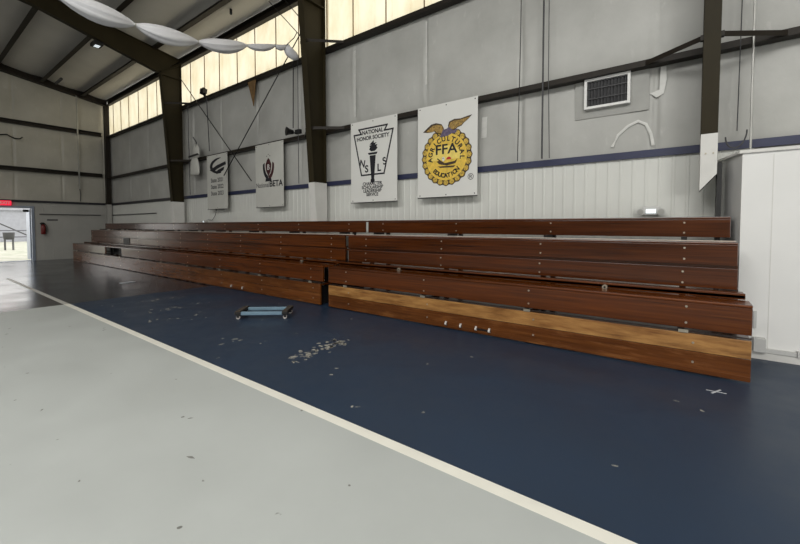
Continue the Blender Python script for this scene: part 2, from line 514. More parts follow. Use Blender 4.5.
# rigid frames
def frame(x0, label, span_label, cover_z, cut=None, hw=.09):
    t = thing('steel_frame', label, 'steel frame', (x0, 6.0, 0), 'rigid frames of the hall')
    inn = lambda z: 6.0 - (6.0 - 5.56) * z / 6.5
    ob = W - .21
    z1 = 6.47
    bm = newbm()
    prism(bm, [(inn(cover_z), cover_z), (ob, cover_z), (ob, 7.0), (5.52, z1 + .1), (inn(z1), z1)], 0, x0 - .01, x0 + .01)   # web
    prism(bm, [(inn(cover_z) - .016, cover_z), (inn(cover_z), cover_z), (inn(z1), z1), (inn(z1) - .016, z1)], 0, x0 - hw, x0 + hw)
    prism(bm, [(ob - .014, cover_z), (ob, cover_z), (ob, 7.0), (ob - .014, 7.0)], 0, x0 - hw, x0 + hw)
    col = obj('column', bm, M['steel'], t)
    bm = newbm()
    # knee stiffeners
    prism(bm, [(5.55, 6.42), (6.17, 6.42), (6.17, 6.44), (5.55, 6.44)], 0, x0 - hw, x0 + hw)
    prism(bm, [(5.56, 6.5), (6.16, 6.9), (6.16, 6.93), (5.56, 6.53)], 0, x0 - hw * .9, x0 + hw * .9)
    obj('knee_stiffener', bm, M['steel'], t)
    bm = newbm()
    top = lambda y: roofz(y) - .2
    low = [(5.5, 6.47), (2.54, 7.28), (-5.6, 8.62)]
    prism(bm, [(W - .2, top(W - .2))] + [(5.52, 6.5)] + low[1:] + [(-5.6, top(-5.6))], 0, x0 - .012, x0 + .012)
    prism(bm, low + [(p[0], p[1] + .016) for p in low[::-1]], 0, x0 - hw, x0 + hw)
    prism(bm, [(W - .2, top(W - .2)), (-5.6, top(-5.6)), (-5.6, top(-5.6) - .016), (W - .2, top(W - .2) - .016)], 0, x0 - hw, x0 + hw)
    obj('rafter', bm, M['steel'], t)
    bm = newbm()
    if cut is None:
        prism(bm, [(inn(0) - .02, 0), (ob, 0), (ob, cover_z), (inn(cover_z) - .02, cover_z)], 0, x0 - hw - .012, x0 + hw + .012)
        cv = obj('column_cover', bm, M['white_paint'], t)
    else:
        zl, zr = cut; yy = inn(cover_z) - .03
        prism(bm, [(x0 - hw, zl), (x0 + hw, zr), (x0 + hw, cover_z), (x0 - hw, cover_z)], 1, yy, ob)
        cv = obj('column_cover', bm, M['white_paint'], t)
        obj('lower_column', B(x0 + .085, x0 + .13, inn(1.5), ob, 0, 2.2), M['black'], t)
        for dx in (-.03, .04):
            bm = newbm(); tube(bm, [(x0 + dx, yy, 2.3), (x0 + dx, yy - .008, 2.3)], .009, 10); obj('bolt', bm, M['bolt'], t)
    cv['label'] = 'white painted lower cover of the column'
    # flange braces to the girts
    for zz in (3.62, 5.50):
        for s in (-1, 1):
            bm = newbm(); y0 = inn(zz) + .01
            p0 = Vector((x0 + s * hw, y0, zz + .02)); p1 = Vector((x0 + s * .68, W - .21, zz + .02))
            d = (p1 - p0).normalized(); nrm = Vector((-d.y, d.x, 0)) * .004
            vs = []
            for p in (p0, p1):
                for a in (-1, 1):
                    for h in (-.03, .03): vs.append(bm.verts.new(p + nrm * a + Vector((0, 0, h))))
            for f in [(0, 1, 3, 2), (4, 6, 7, 5), (0, 4, 5, 1), (2, 3, 7, 6), (0, 2, 6, 4), (1, 5, 7, 3)]: bm.faces.new([vs[i] for i in f])
            box(bm, min(p0.x, p0.x + s * .03), max(p0.x, p0.x + s * .03), p0.y - .01, p0.y + .05, zz - .01, zz + .05)
            obj('flange_brace', bm, M['steel_dark'], t)
    return t


frame(C1, 'far left brown steel column and sloping rafter beyond the small banners', '', 2.27)
frame(C2, 'brown steel column between the two small and two large banners', '', 2.44)
frame(C3, 'right brown steel column above the right end of the bleachers', '', 2.53, (1.87, 2.06), .078)

# purlins, per bay, resting on the rafters
bayn = ['in the far corner bay', 'between the far and the middle frame', 'in the bay nearest the camera']
nth = ['eave strut above the cream clerestory', 'first roof purlin in from the eave', 'second roof purlin in from the eave', 'third roof purlin in from the eave', 'fourth roof purlin in from the eave', 'fifth roof purlin in from the eave']
for k, (a, b_) in enumerate([(XE + .36, C1 - .005), (C1 + .005, C2 - .005), (C2 + .005, C3 - .005)]):
    for q, y in enumerate(PY[:5 if k == 2 else 6]):
        bm = newbm(); zt = roofz(y) - .02; zb = zt - .2
        if q == 0:
            box(bm, a, b_, y - .09, y + .02, 6.96, 6.98); box(bm, a, b_, y + .02, y + .04, 6.96, 7.2); 
            box(bm, a, b_, y - .09, y + .02, 7.19, 7.2)
        else:
            box(bm, a, b_, y - .13, y, zb, zb + .012); box(bm, a, b_, y - .006, y + .006, zb, zt); box(bm, a, b_, y, y + .1, zt - .012, zt)
        tag(obj('roof_purlin', bm, M['steel_dark'], base=True), 'dark ' + nth[q] + ', ' + bayn[k], 'roof beam', 'roof purlins')

# boxed-out white partition on the right
bm = newbm()
pr = []; x = .467
prism(bm, [(.467, 5.7), (6.5, 5.7), (6.5, W - .07), (.31, W - .07)], 2, 0, 2.25)
wr = struct('wall_boxed_out', bm, M['white_box'])
bm = newbm()
for sx_ in (.72, 1.33, 1.94, 2.55):
    box(bm, sx_ - .003, sx_ + .003, 5.697, 5.7, 0.0, 2.22)
struct('batten', bm, M['white_paint'], wr)
struct('cap', B(.44, 6.5, 5.675, 5.74, 2.25, 2.285), M['white_paint'], wr)
bm = newbm(); vs = [(.43, 5.72), (.467, 5.74), (.31, W - .09), (.27, W - .09)]
prism(bm, vs, 2, 2.25, 2.275); struct('cap_return', bm, M['white_paint'], wr)
struct('baseboard_right', B(.47, 6.5, 5.67, 5.699, 0, .075), M['white_paint'])

# ------------------------------------------------------------------ outside the door
struct('ground', B(-70, XE - .21, -25, 40, -.2, -.06), M['ground'])
bm = newbm(); box(bm, -60, -52, 2.5, 12.5, -.06, 3.0); prism(bm, [(2, 2.95), (7.5, 4.2), (13, 2.95)], 0, -60.2, -51.8)
t = obj('barn', bm, M['barn'], base=True); tag(t, 'pale metal building seen through the open door beyond the fence', 'building')
for y0, lab in ((-9.5, ''), ):
    pass
ft = thing('pipe_fence', 'grey pipe fence on the ground outside the open door', 'fence', (-36, 2, -.06))
for yy in range(-8, 13, 2):
    bm = newbm(); tube(bm, [(-36, yy, -.06), (-36, yy, 1.35)], .045); obj('post', bm, M['fence_grey'], ft)
for zz in (.72, 1.15):
    bm = newbm(); tube(bm, [(-36, -8, zz), (-36, 12, zz)], .035); obj('rail', bm, M['fence_grey'], ft)
g2 = thing('feed_tub', 'small dark tub on a stand outside beyond the doorway', 'tub', (-34, 4.6, -.06))
bm = newbm(); tube(bm, [(-34, 4.6, z) for z in (.6, .62, 1.0, 1.05)], .2, 14, [.2, .24, .28, .28]); obj('tub', bm, M['cable'], g2, True)
for dx, dy in ((-.18, -.18), (.18, -.18), (.18, .18), (-.18, .18)): obj('leg', B(-34 + dx - .02, -34 + dx + .02, 4.6 + dy - .02, 4.6 + dy + .02, -.06, .62), M['cable'], g2)
for (yy, hh) in ((-1.5, 6.5), (0.9, 7.5)):
    pass
bm = newbm(); tube(bm, [(-44, 2.6, -.06), (-44, 2.6, 7)], .1); tube(bm, [(-44, 1.9, 6.2), (-44, 3.3, 6.2)], .05)
tube(bm, [(-44, 2.6, 3.4), (-44, 7.5, .4)], .05)
tag(obj('utility_pole', bm, M['cable'], base=True), 'thin grey utility pole with a slanting stay, outside the doorway', 'pole')

# ------------------------------------------------------------------ bleachers
def bleacher(name, label, x0r, x1r, mats, bolts, hooks, right):
    """x0r/x1r: left and right end of rows 1..5"""
    t = thing(name, label, 'bleacher', ((x0r[0] + x1r[0]) / 2, 4.72, 0), None)
    # rows: (front y, list of face boards (z0, z1), tread (y0,y1,z))
    def board(nm, r, y0, y1, z0, z1, mat, bev=.006, a=None, b=None, lab=None):
        o = obj(nm, B(a if a is not None else x0r[r], b if b is not None else x1r[r], y0, y1, z0, z1, bev=bev), mat, t)
        if lab: o['label'] = lab
        return o
    board('riser_board', 0, 4.70, 4.735, .015, .222, mats[0], lab='lowest front board')
    board('riser_board', 0, 4.70, 4.735, .226, .395, mats[1], lab='scuffed pale upper front board' if right else None)
    board('seat_board', 0, 4.74, 5.0, .37, .395, mats[2])
    a2 = x0r[1]
    if not right:
        # missing stretch of the second row leaves a dark opening
        board('riser_board', 1, 4.70, 4.735, .445, .70, mats[3], a=x0r[1], b=-16.75)
        board('riser_board', 1, 4.70, 4.735, .445, .70, mats[3], a=-15.15, b=x1r[1])
        obj('inner_panel', B(-16.75, -15.15, 4.95, 4.98, .42, .69), M['black'], t)
    else:
        board('riser_board', 1, 4.70, 4.735, .445, .70, mats[3])
    board('seat_board', 1, 4.69, 4.98, .70, .728, mats[2], bev=.01)
    o_ = .04 if right else 0
    board('foot_board', 2, 5.0, 5.25, .735, .775, mats[2], b=x1r[2] + o_)
    board('riser_board', 2, 5.0, 5.02, .728, .79, mats[2], b=x1r[2] + o_)
    board('riser_board', 2, 5.25, 5.285, .785, 1.005, mats[4])
    board('seat_board', 2, 5.29, 5.5, .98, 1.005, mats[2])
    board('riser_board', 3, 5.25, 5.285, 1.035, 1.255, mats[4])
    board('seat_board', 3, 5.24, 5.5, 1.255, 1.28, mats[2], bev=.01)
    board('riser_board', 4, 5.75, 5.785, 1.318, 1.53, mats[5])
    board('seat_board', 4, 5.74, 5.95, 1.53, 1.558, mats[5], bev=.01)
    # strips in the gaps between rows
    obj('gap_shade_strip', B(x0r[0], x1r[0], 4.712, 4.73, .408, .42), M['strip'], t)  # strip colour carries the dark shade of the row gap
    obj('added_gap_backing', B(x0r[2], x1r[2], 5.29, 5.31, 1.006, 1.05), M['wood_dark'], t)  # board added behind the row gap so that it reads dark
    o = obj('edge_strip', B(x0r[3], x1r[3], 5.47, 5.498, 1.281, 1.289), M['pale_strip'], t); o['label'] = 'pale strip under the top row'  # pale strip set in the gap below the top row
    # under-structure at each bolt station
    for bx in bolts:
        bm = newbm()
        box(bm, bx - .03, bx + .03, 4.80, 4.86, 0, .37); box(bm, bx - .03, bx + .03, 5.1, 5.16, 0, .70); box(bm, bx - .03, bx + .03, 5.4, 5.46, 0, .98)
        box(bm, bx - .03, bx + .03, 5.88, 5.94, 0, 1.53); box(bm, bx - .02, bx + .02, 4.8, 5.95, 0, .05)
        box(bm, bx - .025, bx + .025, 5.3, 5.94, 1.0, 1.05); box(bm, bx - .025, bx + .025, 4.74, 5.45, .42, .45)
        box(bm, bx - .025, bx + .025, 5.5, 5.76, 1.285, 1.325)
        obj('support_frame', bm, M['black'], t)
        for (yy, zs, dx) in ((5.75, (1.37, 1.49), 0), (5.25, (1.09, 1.21), .01), (5.25, (.83, .95), .0), (4.70, (.5, .66), .04), (4.70, (.12, .31), .1)):
            for z in zs:
                q = bx + dx
                bm = newbm(); tube(bm, [(q, yy + .001, z), (q, yy - .006, z)], .011, 8); obj('bolt', bm, M['bolt'], t)
        bm = newbm(); box(bm, bx - .02, bx + .06, 4.69, 4.70, .40, .43); obj('hinge_plate', bm, M['bolt'], t)
    for hx in hooks:
        bm = newbm(); tube(bm, [(hx, 4.985, .745), (hx, 4.955, .745)], .028, 14)
        o = obj('roller', bm, M['bolt'], t)
        bm = newbm(); tube(bm, [(hx, 4.955, .745), (hx, 4.95, .745)], .011, 10); obj('roller_hub', bm, M['black'], o)
    # dark closing panels inside the ends
    return t


bolR = [-4.71, -3.12, -1.585, -.035]
tR = bleacher('bleacher', 'right bank of closed varnished wooden bleachers with a scuffed pale front board',
         [-5.11, -5.11, -5.15, -5.15, -5.09], [.49, .49, .425, .42, .39],
         [M['wood_front'], M['wood_worn'], M['wood_row2'], M['wood_row2'], M['wood_dark'], M['wood_dark']], bolR, [-3.74, -.755], True)
bolL = [-20.2 + 1.62 * k for k in range(10)]
tL = bleacher('bleacher', 'long left bank of closed brown wooden bleachers reaching the far corner',
         [-20.7, -20.7, -20.4, -20.4, -20.38], [-5.33, -5.25, -5.24, -5.24, -5.17],
         [M['wood_front'], M['wood_front'], M['wood_row2'], M['wood_row2'], M['wood_row2'], M['wood_dark']], bolL, [-6.18], False)
# flat black square on the third row of the left bank
obj('dark_square', B(-16.66, -16.07, 5.236, 5.25, .76, 1.01), M['black'], tL)['label'] = 'dark square on the third row'
# black end parts added beside the bank gap to keep it dark
for (tt, xx) in ((tL, -5.42), (tR, -5.04)):
    bm = newbm(); box(bm, xx - .02, xx + .02, 4.76, 4.82, 0, .37); box(bm, xx - .02, xx + .02, 4.83, 5.2, 0.02, .34); box(bm, xx - .02, xx + .02, 5.3, 5.36, 0, .98)
    box(bm, xx - .02, xx + .02, 5.0, 5.5, .3, .68)
    obj('added_end_frame', bm, M['black'], tt)
    obj('added_end_panel', B(xx - .012, xx + .012, 5.37, 5.5, .05, .97), M['black'], tt)
obj('gap_dark_panel', B(-5.32, -5.16, 5.42, 5.46, .1, 1.25), M['black'], tL)  # black panel added to make the gap between the banks dark
# wheels poking out below the front board
for tt, xs in ((tL, (-8.32, -7.86)), (tR, (-2.70, -2.47, -2.24, -2.05))):
    for x in xs:
        bm = newbm(); tube(bm, [(x - .012, 4.686, .075), (x + .012, 4.686, .075)], .02, 12)
        box(bm, x - .012, x + .012, 4.684, 4.70, .06, .11)
        obj('caster', bm, M['caster'], tt)
    if len(xs) > 2:
        bm = newbm()
        box(bm, -2.22, -2.06, 4.69, 4.70, .065, .085); obj('latch_bar', bm, M['black'], tt)

# ------------------------------------------------------------------ banners
def flat(bm, pts, y, th=.002): prism(bm, pts, 1, y - th, y)


def text_polys(s, size, bold=0.0):
    cu = bpy.data.curves.new('txt', 'FONT'); cu.body = s; cu.size = size; cu.align_x = 'CENTER'; cu.align_y = 'CENTER'; cu.offset = bold
    o = bpy.data.objects.new('txt', cu); COL.objects.link(o)
    dg = bpy.context.evaluated_depsgraph_get(); me = bpy.data.meshes.new_from_object(o.evaluated_get(dg))
    v = [(p.co.x, p.co.y) for p in me.vertices]; f = [list(p.vertices) for p in me.polygons]
    bpy.data.objects.remove(o); bpy.data.curves.remove(cu); bpy.data.meshes.remove(me)
    return v, f


def text(bm, s, cx, cz, size, y, rot=0, bold=0.0, sx=1.0, slant=0):
    v, f = text_polys(s, size, bold); c, sn = math.cos(rot), math.sin(rot)
    vs = []
    for (px_, pz) in v:
        px_ = px_ * sx + slant * pz
        vs.append(bm.verts.new((cx + px_ * c - pz * sn, y, cz + px_ * sn + pz * c)))
    for q in f:
        try: bm.faces.new([vs[i] for i in q])
        except ValueError: pass


def arc_text(bm, s, cx, cz, r, a0, a1, size, y, bold=0, inward=False):
    n = len(s)
    for i, ch in enumerate(s):
        if ch == ' ': continue
        a = math.radians(a0 + (a1 - a0) * i / (n - 1))
        rot = a - PI / 2 if not inward else a + PI / 2
        text(bm, ch, cx + r * math.cos(a), cz + r * math.sin(a), size, y, rot, bold)


BY = W - .225
def banner_root(label, x0, x1, z0, z1, mat, cat_group):
    t = thing('banner', label, 'banner', ((x0 + x1) / 2, BY, z0), cat_group)
    bm = newbm(); box(bm, x0, x1, BY, BY + .006, z0, z1); obj('sheet', bm, mat, t)
    bm = newbm()
    for sx_ in (.04, .5, .96):
        x = x0 + (x1 - x0) * sx_
        tube(bm, [(x, BY - .002, z1 - .04), (x, BY, z1 - .04)], .012, 10)
        tube(bm, [(x, BY - .002, z0 + .04), (x, BY, z0 + .04)], .012, 10)
    obj('grommet', bm, M['cable'], t)
    bm = newbm(); tube(bm, [(x0, BY + .003, z0), (x1, BY + .003, z0)], .009, 8); obj('hem_rod', bm, M['cable'], t)
    return t


# --- honor society
x0, x1, z0, z1 = -5.965, -4.69, 1.955, 3.69
t = banner_root('large white banner with a black torch and keystone outline, left of the gold emblem', x0, x1, z0, z1, M['banner'], 'banners on the long wall')
cx = (x0 + x1) / 2; y1 = BY - .002
S = (x1 - x0)
def P(u, v): return (x0 + (x1 - x0) * u, z0 + (z1 - z0) * v)
outl = [(.19, .90), (.80, .90), (.745, .84), (.92, .84), (.735, .335), (.245, .335), (.08, .84), (.245, .84)]
bm = newbm(); n = len(outl); c0 = (.5, .6)
pin = [(c0[0] + (u - c0[0]) * .93, c0[1] + (v - c0[1]) * .93) for (u, v) in outl]
for i in range(n):
    j = (i + 1) % n; a_, b_ = Vector(P(*outl[i])), Vector(P(*outl[j]))
    d_ = (b_ - a_).normalized() * .016; m_ = Vector((-d_.y, d_.x))
    flat(bm, [tuple(a_ - d_ + m_), tuple(b_ + d_ + m_), tuple(b_ + d_ - m_), tuple(a_ - d_ - m_)], y1 - .0001 * i)
obj('keystone_outline', bm, M['ink'], t)
def line(parent, mat, *a, **k):
    bm = newbm(); text(bm, *a, **k); return obj('lettering', bm, mat, parent)
cx = P(.49, 0)[0]
line(t, M['ink'], 'NATIONAL', cx, P(0, .85)[1], .115, y1 - .001, 0, .004)
line(t, M['ink'], 'HONOR SOCIETY', cx, P(0, .78)[1], .112, y1 - .001, 0, .004)
for k, q in enumerate(('CHARACTER', 'SCHOLARSHIP', 'LEADERSHIP', 'SERVICE')):
    line(t, M['ink'], q, cx - .01, P(0, .225 - .044 * k)[1], .092, y1 - .001, 0, .003)
for q, u, v, a in (('S', .36, .405, 0), ('L', .63, .405, 0), ('N', .265, .475, -.2), ('S', .745, .475, .2)):
    line(t, M['ink'], q, P(u, 0)[0], P(0, v)[1], .21, y1 - .001, a, .006)
t0 = obj('torch', (lambda bm: (flat(bm, [P(.43, .565), P(.56, .565), (P(.525, .28)), P(.465, .28)], y1 - .001), bm)[1])(newbm()), M['ink'], t)
bm = newbm(); flat(bm, [P(.39, .60), P(.60, .60), P(.58, .575), P(.41, .575)], y1 - .001); obj('torch_cup', bm, M['ink'], t0)
bm = newbm(); flat(bm, [P(.495 + .045 * math.cos(a * PI / 6), .262 + .03 * math.sin(a * PI / 6)) for a in range(12)], y1 - .0035); obj('torch_foot', bm, M['ink'], t0)
bm = newbm()
flat(bm, [P(.44, .665), P(.42, .64), P(.46, .615), P(.54, .615), P(.60, .645), P(.575, .67), P(.60, .69), P(.54, .69), P(.58, .715), P(.52, .71), P(.52, .745), P(.47, .72), P(.43, .70), P(.48, .69), P(.42, .685)], y1 - .001)
obj('torch_flame', bm, M['ink'], t0)

# --- gold emblem
x0, x1, z0, z1 = -4.19, -2.945, 1.985, 3.695
t = banner_root('large white banner with a round gold emblem topped by an eagle', x0, x1, z0, z1, M['banner'], 'banners on the long wall')
def P(u, v): return (x0 + (x1 - x0) * u, z0 + (z1 - z0) * v)
ccx, ccz = P(.50, .425); R_ = .52
def disc(bm, cx, cz, r, y, n=48, wob=0, k=18):
    flat(bm, [(cx + (r + wob * math.cos(k * a * 2 * PI / n)) * math.cos(a * 2 * PI / n), cz + (r + wob * math.cos(k * a * 2 * PI / n)) * math.sin(a * 2 * PI / n)) for a in range(n)], y)
bm = newbm(); disc(bm, ccx, ccz, R_, y1, 144, .012, 24); obj('emblem_rim', bm, M['feather_dark'], t)
bm = newbm()
for k in range(24):
    a = 2 * PI * k / 24
    pts = []
    for q in range(14):
        b_ = 2 * PI * q / 14; rr = R_ - .052 + .044 * math.cos(b_); tt = a + .108 * math.sin(b_) * (1 - .12 * math.cos(b_))
        pts.append((ccx + rr * math.cos(tt), ccz + rr * math.sin(tt)))
    flat(bm, pts, y1 - .002)
obj('kernel_ring', bm, M['gold_kernel'], t)
bm = newbm(); disc(bm, ccx, ccz, R_ - .095, y1 - .002); obj('emblem_disc', bm, M['gold'], t)
bm = newbm(); flat(bm, [(ccx + (R_ - .19) * math.cos(math.radians(a)), ccz - .05 + (R_ - .26) * math.sin(math.radians(a))) for a in range(0, 181, 12)], y1 - .004); obj('rising_sun_field', bm, M['gold_pale'], t)
bm = newbm()
arc_text(bm, 'AGRICULTURAL', ccx, ccz, .33, 186, -6, .125, y1 - .007, .004)
obj('lettering', bm, M['ink'], t)
bm = newbm(); arc_text(bm, 'EDUCATION', ccx, ccz - .0, .34, 226, 314, .11, y1 - .007, .005, True)
obj('lettering', bm, M['ink'], t)
line(t, M['ink'], 'FFA', ccx, ccz + .135, .25, y1 - .007, 0, .005, 1.15)
line(t, M['ink'], '®', P(.9, 0)[0], P(0, .19)[1], .15, y1 - .002)
bm = newbm(); flat(bm, [(ccx + .06 + .05 * math.cos(a * PI / 10), ccz - .05 + .05 * math.sin(a * PI / 10)) for a in range(11)], y1 - .006); obj('sun', bm, M['red_print'], t)
bm = newbm()
flat(bm, [(ccx - .2, ccz - .07), (ccx - .12, ccz - .05), (ccx - .02, ccz - .11), (ccx + .18, ccz - .09), (ccx + .24, ccz - .05), (ccx + .2, ccz - .13), (ccx + .02, ccz - .16), (ccx - .14, ccz - .12)], y1 - .006)
flat(bm, [(ccx - .17, ccz - .16), (ccx + .2, ccz - .17), (ccx + .16, ccz - .2), (ccx - .12, ccz - .19)], y1 - .006)
flat(bm, [(ccx - .19, ccz - .02), (ccx - .17, ccz - .01), (ccx - .05, ccz - .1), (ccx - .08, ccz - .11)], y1 - .0085)
obj('plow', bm, M['feather_dark'], t)
bm = newbm(); flat(bm, [(ccx - .05 + .028 * math.cos(a * PI / 8), ccz - .035 + .042 * math.sin(a * PI / 8)) for a in range(16)], y1 - .0105); ow = obj('owl', bm, M['banner'], t)
bm = newbm(); 
for s in (-.017, .017): disc(bm, ccx - .05 + s * .6, ccz - .02, .007, y1 - .013, 10)
obj('owl_eye', bm, M['ink'], ow)
# eagle
ex, ez = ccx + .01, ccz + R_ - .02
Lw = [(-.04, .02), (-.09, .10), (-.2, .135), (-.3, .125), (-.40, .06), (-.47, .01), (-.38, -.01), (-.30, -.01), (-.24, .0), (-.2, -.05), (-.13, -.06), (-.08, -.11), (-.03, -.09)]
Rw = [(.03, .03), (.06, .12), (.16, .15), (.28, .14), (.4, .16), (.49, .17), (.42, .11), (.34, .06), (.3, .02), (.22, 0), (.18, -.03), (.1, -.04), (.05, -.09)]
for nm_, pts in (('eagle_wing', Lw), ('eagle_wing', Rw)):
    bm = newbm(); flat(bm, [(ex + u * 1.06 - .01, ez + v * 1.06) for u, v in pts], y1 - .002); dk = obj(nm_, bm, M['feather_dark'], t)
    mx_ = sum(p[0] for p in pts) / len(pts); my_ = sum(p[1] for p in pts) / len(pts)
    bm = newbm(); flat(bm, [(ex + mx_ + (u - mx_) * .9, ez + my_ + (v - my_) * .8) for u, v in pts], y1 - .004); obj('feathers', bm, M['feather'], dk)
bm = newbm(); flat(bm, [(ex - .12, ez - .09), (ex - .06, ez + .02), (ex + .05, ez + .03), (ex + .14, ez - .04), (ex + .22, ez - .02), (ex + .2, ez - .09), (ex + .11, ez - .09), (ex + .03, ez - .12), (ex - .08, ez - .13), (ex - .16, ez - .13)], y1 - .005); obj('eagle_body', bm, M['purple'], t)
bm = newbm(); flat(bm, [(ex - .05, ez + .0), (ex - .055, ez + .05), (ex - .02, ez + .08), (ex + .02, ez + .07), (ex + .04, ez + .03), (ex + .01, ez + .01)], y1 - .007); obj('eagle_head', bm, M['banner'], t)

# --- small banners
def to_banner(u0, u1, v0, v1):
    k = BY / 6.3
    return u0 * k, u1 * k, 1.45 + (v0 - 1.45) * k, 1.45 + (v1 - 1.45) * k
x0, x1, z0, z1 = to_banner(-9.80, -8.53, 1.965, 3.70)
t = banner_root('small white banner with a dark red laurel emblem, just left of the middle column', x0, x1, z0, z1, M['banner_grey'], 'banners on the long wall')
def P(u, v): return (x0 + (x1 - x0) * u, z0 + (z1 - z0) * v)
line(t, M['cable'], 'National', P(.27, 0)[0] - .01, P(0, .35)[1], .185, y1 - .001, 0, .001, .95)
line(t, M['ink'], 'BETA', P(.74, 0)[0], P(0, .36)[1], .225, y1 - .003, 0, .005, 1.08)
ecx, ecz = P(.48, .60)
for s, mt in ((-1, M['ink']), (1, M['ink_red'])):
    bm = newbm(); pts = []
    for k in range(13):
        a = math.radians(-88 + 100 * k / 12); pts.append((ecx + s * .25 * math.cos(a), ecz - .02 + .28 * math.sin(a) + (.1 * k / 12)))
    for k in range(12, -1, -1):
        a = math.radians(-88 + 100 * k / 12); pts.append((ecx + s * .17 * math.cos(a), ecz + .03 + .22 * math.sin(a) + (.1 * k / 12)))
    flat(bm, pts, y1); obj('laurel', bm, mt, t)
bm = newbm(); flat(bm, [(ecx, ecz - .2), (ecx + .1, ecz - .06), (ecx + .13, ecz + .12), (ecx + .06, ecz + .24), (ecx, ecz + .29), (ecx - .06, ecz + .24), (ecx - .13, ecz + .12), (ecx - .1, ecz - .06)], y1); fl = obj('flame_shield', bm, M['ink_red'], t)
bm = newbm(); text(bm, 'B', ecx, ecz + .04, .2, y1 - .003, 0, .002); obj('shield_letter', bm, M['banner'], fl)
bm = newbm(); flat(bm, [(ecx - .14, ecz - .33), (ecx + .14, ecz - .33), (ecx + .12, ecz - .25), (ecx - .12, ecz - .25)], y1 - .0025); obj('emblem_base', bm, M['ink'], t)
for (u, v) in ((-.07, .34), (.0, .38), (.07, .34)):
    bm = newbm(); flat(bm, [(ecx + u - .014, ecz + v), (ecx + u, ecz + v - .02), (ecx + u + .014, ecz + v), (ecx + u, ecz + v + .02)], y1); obj('star', bm, M['ink'], t)

x0, x1, z0, z1 = to_banner(-12.53, -11.29, 1.985, 3.70)
t = banner_root('narrow white banner with black swoosh logo and three text lines, leftmost of the banners', x0, x1, z0, z1, M['banner_grey'], 'banners on the long wall')
def P(u, v): return (x0 + (x1 - x0) * u, z0 + (z1 - z0) * v)
bm = newbm()
def arc_band(c, rx, ry, a0, a1, w0, w1, n=22):
    o_, i_ = [], []
    for k in range(n + 1):
        a = math.radians(a0 + (a1 - a0) * k / n); wv = w0 + (w1 - w0) * abs(math.sin(PI * k / n))
        o_.append((c[0] + rx * math.cos(a), c[1] + ry * math.sin(a))); i_.append((c[0] + (rx - wv) * math.cos(a), c[1] + (ry - wv * .8) * math.sin(a)))
    return o_ + i_[::-1]
c = P(.60, .79)
flat(bm, arc_band(c, .54, .24, 78, 285, .02, .15), y1)
so = obj('swoosh_logo', bm, M['ink'], t)
bm = newbm(); flat(bm, [P(.14, .73), P(.5, .80), P(.92, .845), P(.94, .79), P(.6, .745), P(.3, .69)], y1 - .0025); obj('logo_stripe', bm, M['ink'], so)
bm = newbm(); flat(bm, [P(.40, .675), P(.6, .72), P(.86, .755), P(.83, .70), P(.65, .655), P(.5, .64)], y1 - .0025); obj('logo_stripe', bm, M['ink'], so)
for k, q in enumerate(('State 2021', 'State 2022', 'State 2023')): line(t, M['cable'], q, P(.5, 0)[0], P(0, .53 - .12 * k)[1], .175, y1, 0, .004)

# ------------------------------------------------------------------ things on and near the walls
# exhaust vent
vx0, vx1, vz0, vz1 = -1.275, -.685, 3.175, 3.61
t = thing('wall_vent', 'square louvred vent in a white frame under the long girt', 'vent', ((vx0 + vx1) / 2, 6.3, vz0))
bm = newbm(); yv = 6.27; q = .035
box(bm, vx0, vx1, yv, 6.36, vz0, vz0 + q); box(bm, vx0, vx1, yv, 6.36, vz1 - q, vz1); box(bm, vx0, vx0 + q, yv, 6.36, vz0 + q, vz1 - q); box(bm, vx1 - q, vx1, yv, 6.36, vz0 + q, vz1 - q)
obj('frame', bm, M['white_box'], t)
obj('dark_back', B(vx0 + q, vx1 - q, 6.34, 6.36, vz0 + q, vz1 - q), M['black'], t)
bm = newbm(); n = 12
for k in range(n):
    x = vx0 + q + (vx1 - vx0 - 2 * q) * (k + .5) / n
    prism(bm, [(x - .012, yv + .03), (x - .008, yv + .03), (x + .02, yv + .06), (x + .016, yv + .06)], 2, vz0 + q, vz1 - q)
for k in range(1, 3):
    z = vz0 + (vz1 - vz0) * k / 3; box(bm, vx0 + q, vx1 - q, yv + .018, yv + .026, z - .006, z + .006)
obj('louvres', bm, M['cable'], t)
# darker panel painting the shadow area around the vent
tag(obj('vent_shade_panel', B(vx0 - .14, vx1 + .22, 6.342, 6.352, vz0 - .12, vz1 + .0), M['patch'], base=True), 'flat darker grey panel painting the shadow around the louvred vent', 'painted shade')

# repair tape and patches on the insulation
bm = newbm(); tube(bm, [(-0.907, 6.345, 2.595), (-0.833, 6.345, 2.757), (-0.711, 6.345, 2.866), (-0.591, 6.345, 2.917), (-0.495, 6.345, 2.861), (-0.434, 6.345, 2.715), (-0.408, 6.345, 2.562)], .022, 6)
for v in bm.verts: v.co.y = 6.352 + (v.co.y - 6.345) * .15
tag(obj('repair_tape', bm, M['pale_tape_highlight'], base=True), 'pale arched line of repair tape on the wall below the vent', 'repair tape')
bm = newbm(); prism(bm, [(-.38, 3.20), (-.30, 3.24), (-.27, 3.42), (-.28, 3.6), (-.34, 3.6), (-.35, 3.3), (-.46, 3.27)], 1, 6.345, 6.35)
tag(obj('repair_tape', bm, M['pale_tape_highlight'], base=True), 'pale upright strip of repair tape on the wall right of the vent', 'repair tape')
bm = newbm(); prism(bm, [(-2.96, 3.0), (-2.86, 3.0), (-2.85, 3.36), (-2.95, 3.36)], 1, 6.355, 6.36)
tag(obj('repair_tape', bm, M['pale_tape_highlight'], base=True), 'pale rectangle of repair tape beside the gold emblem banner', 'repair tape')
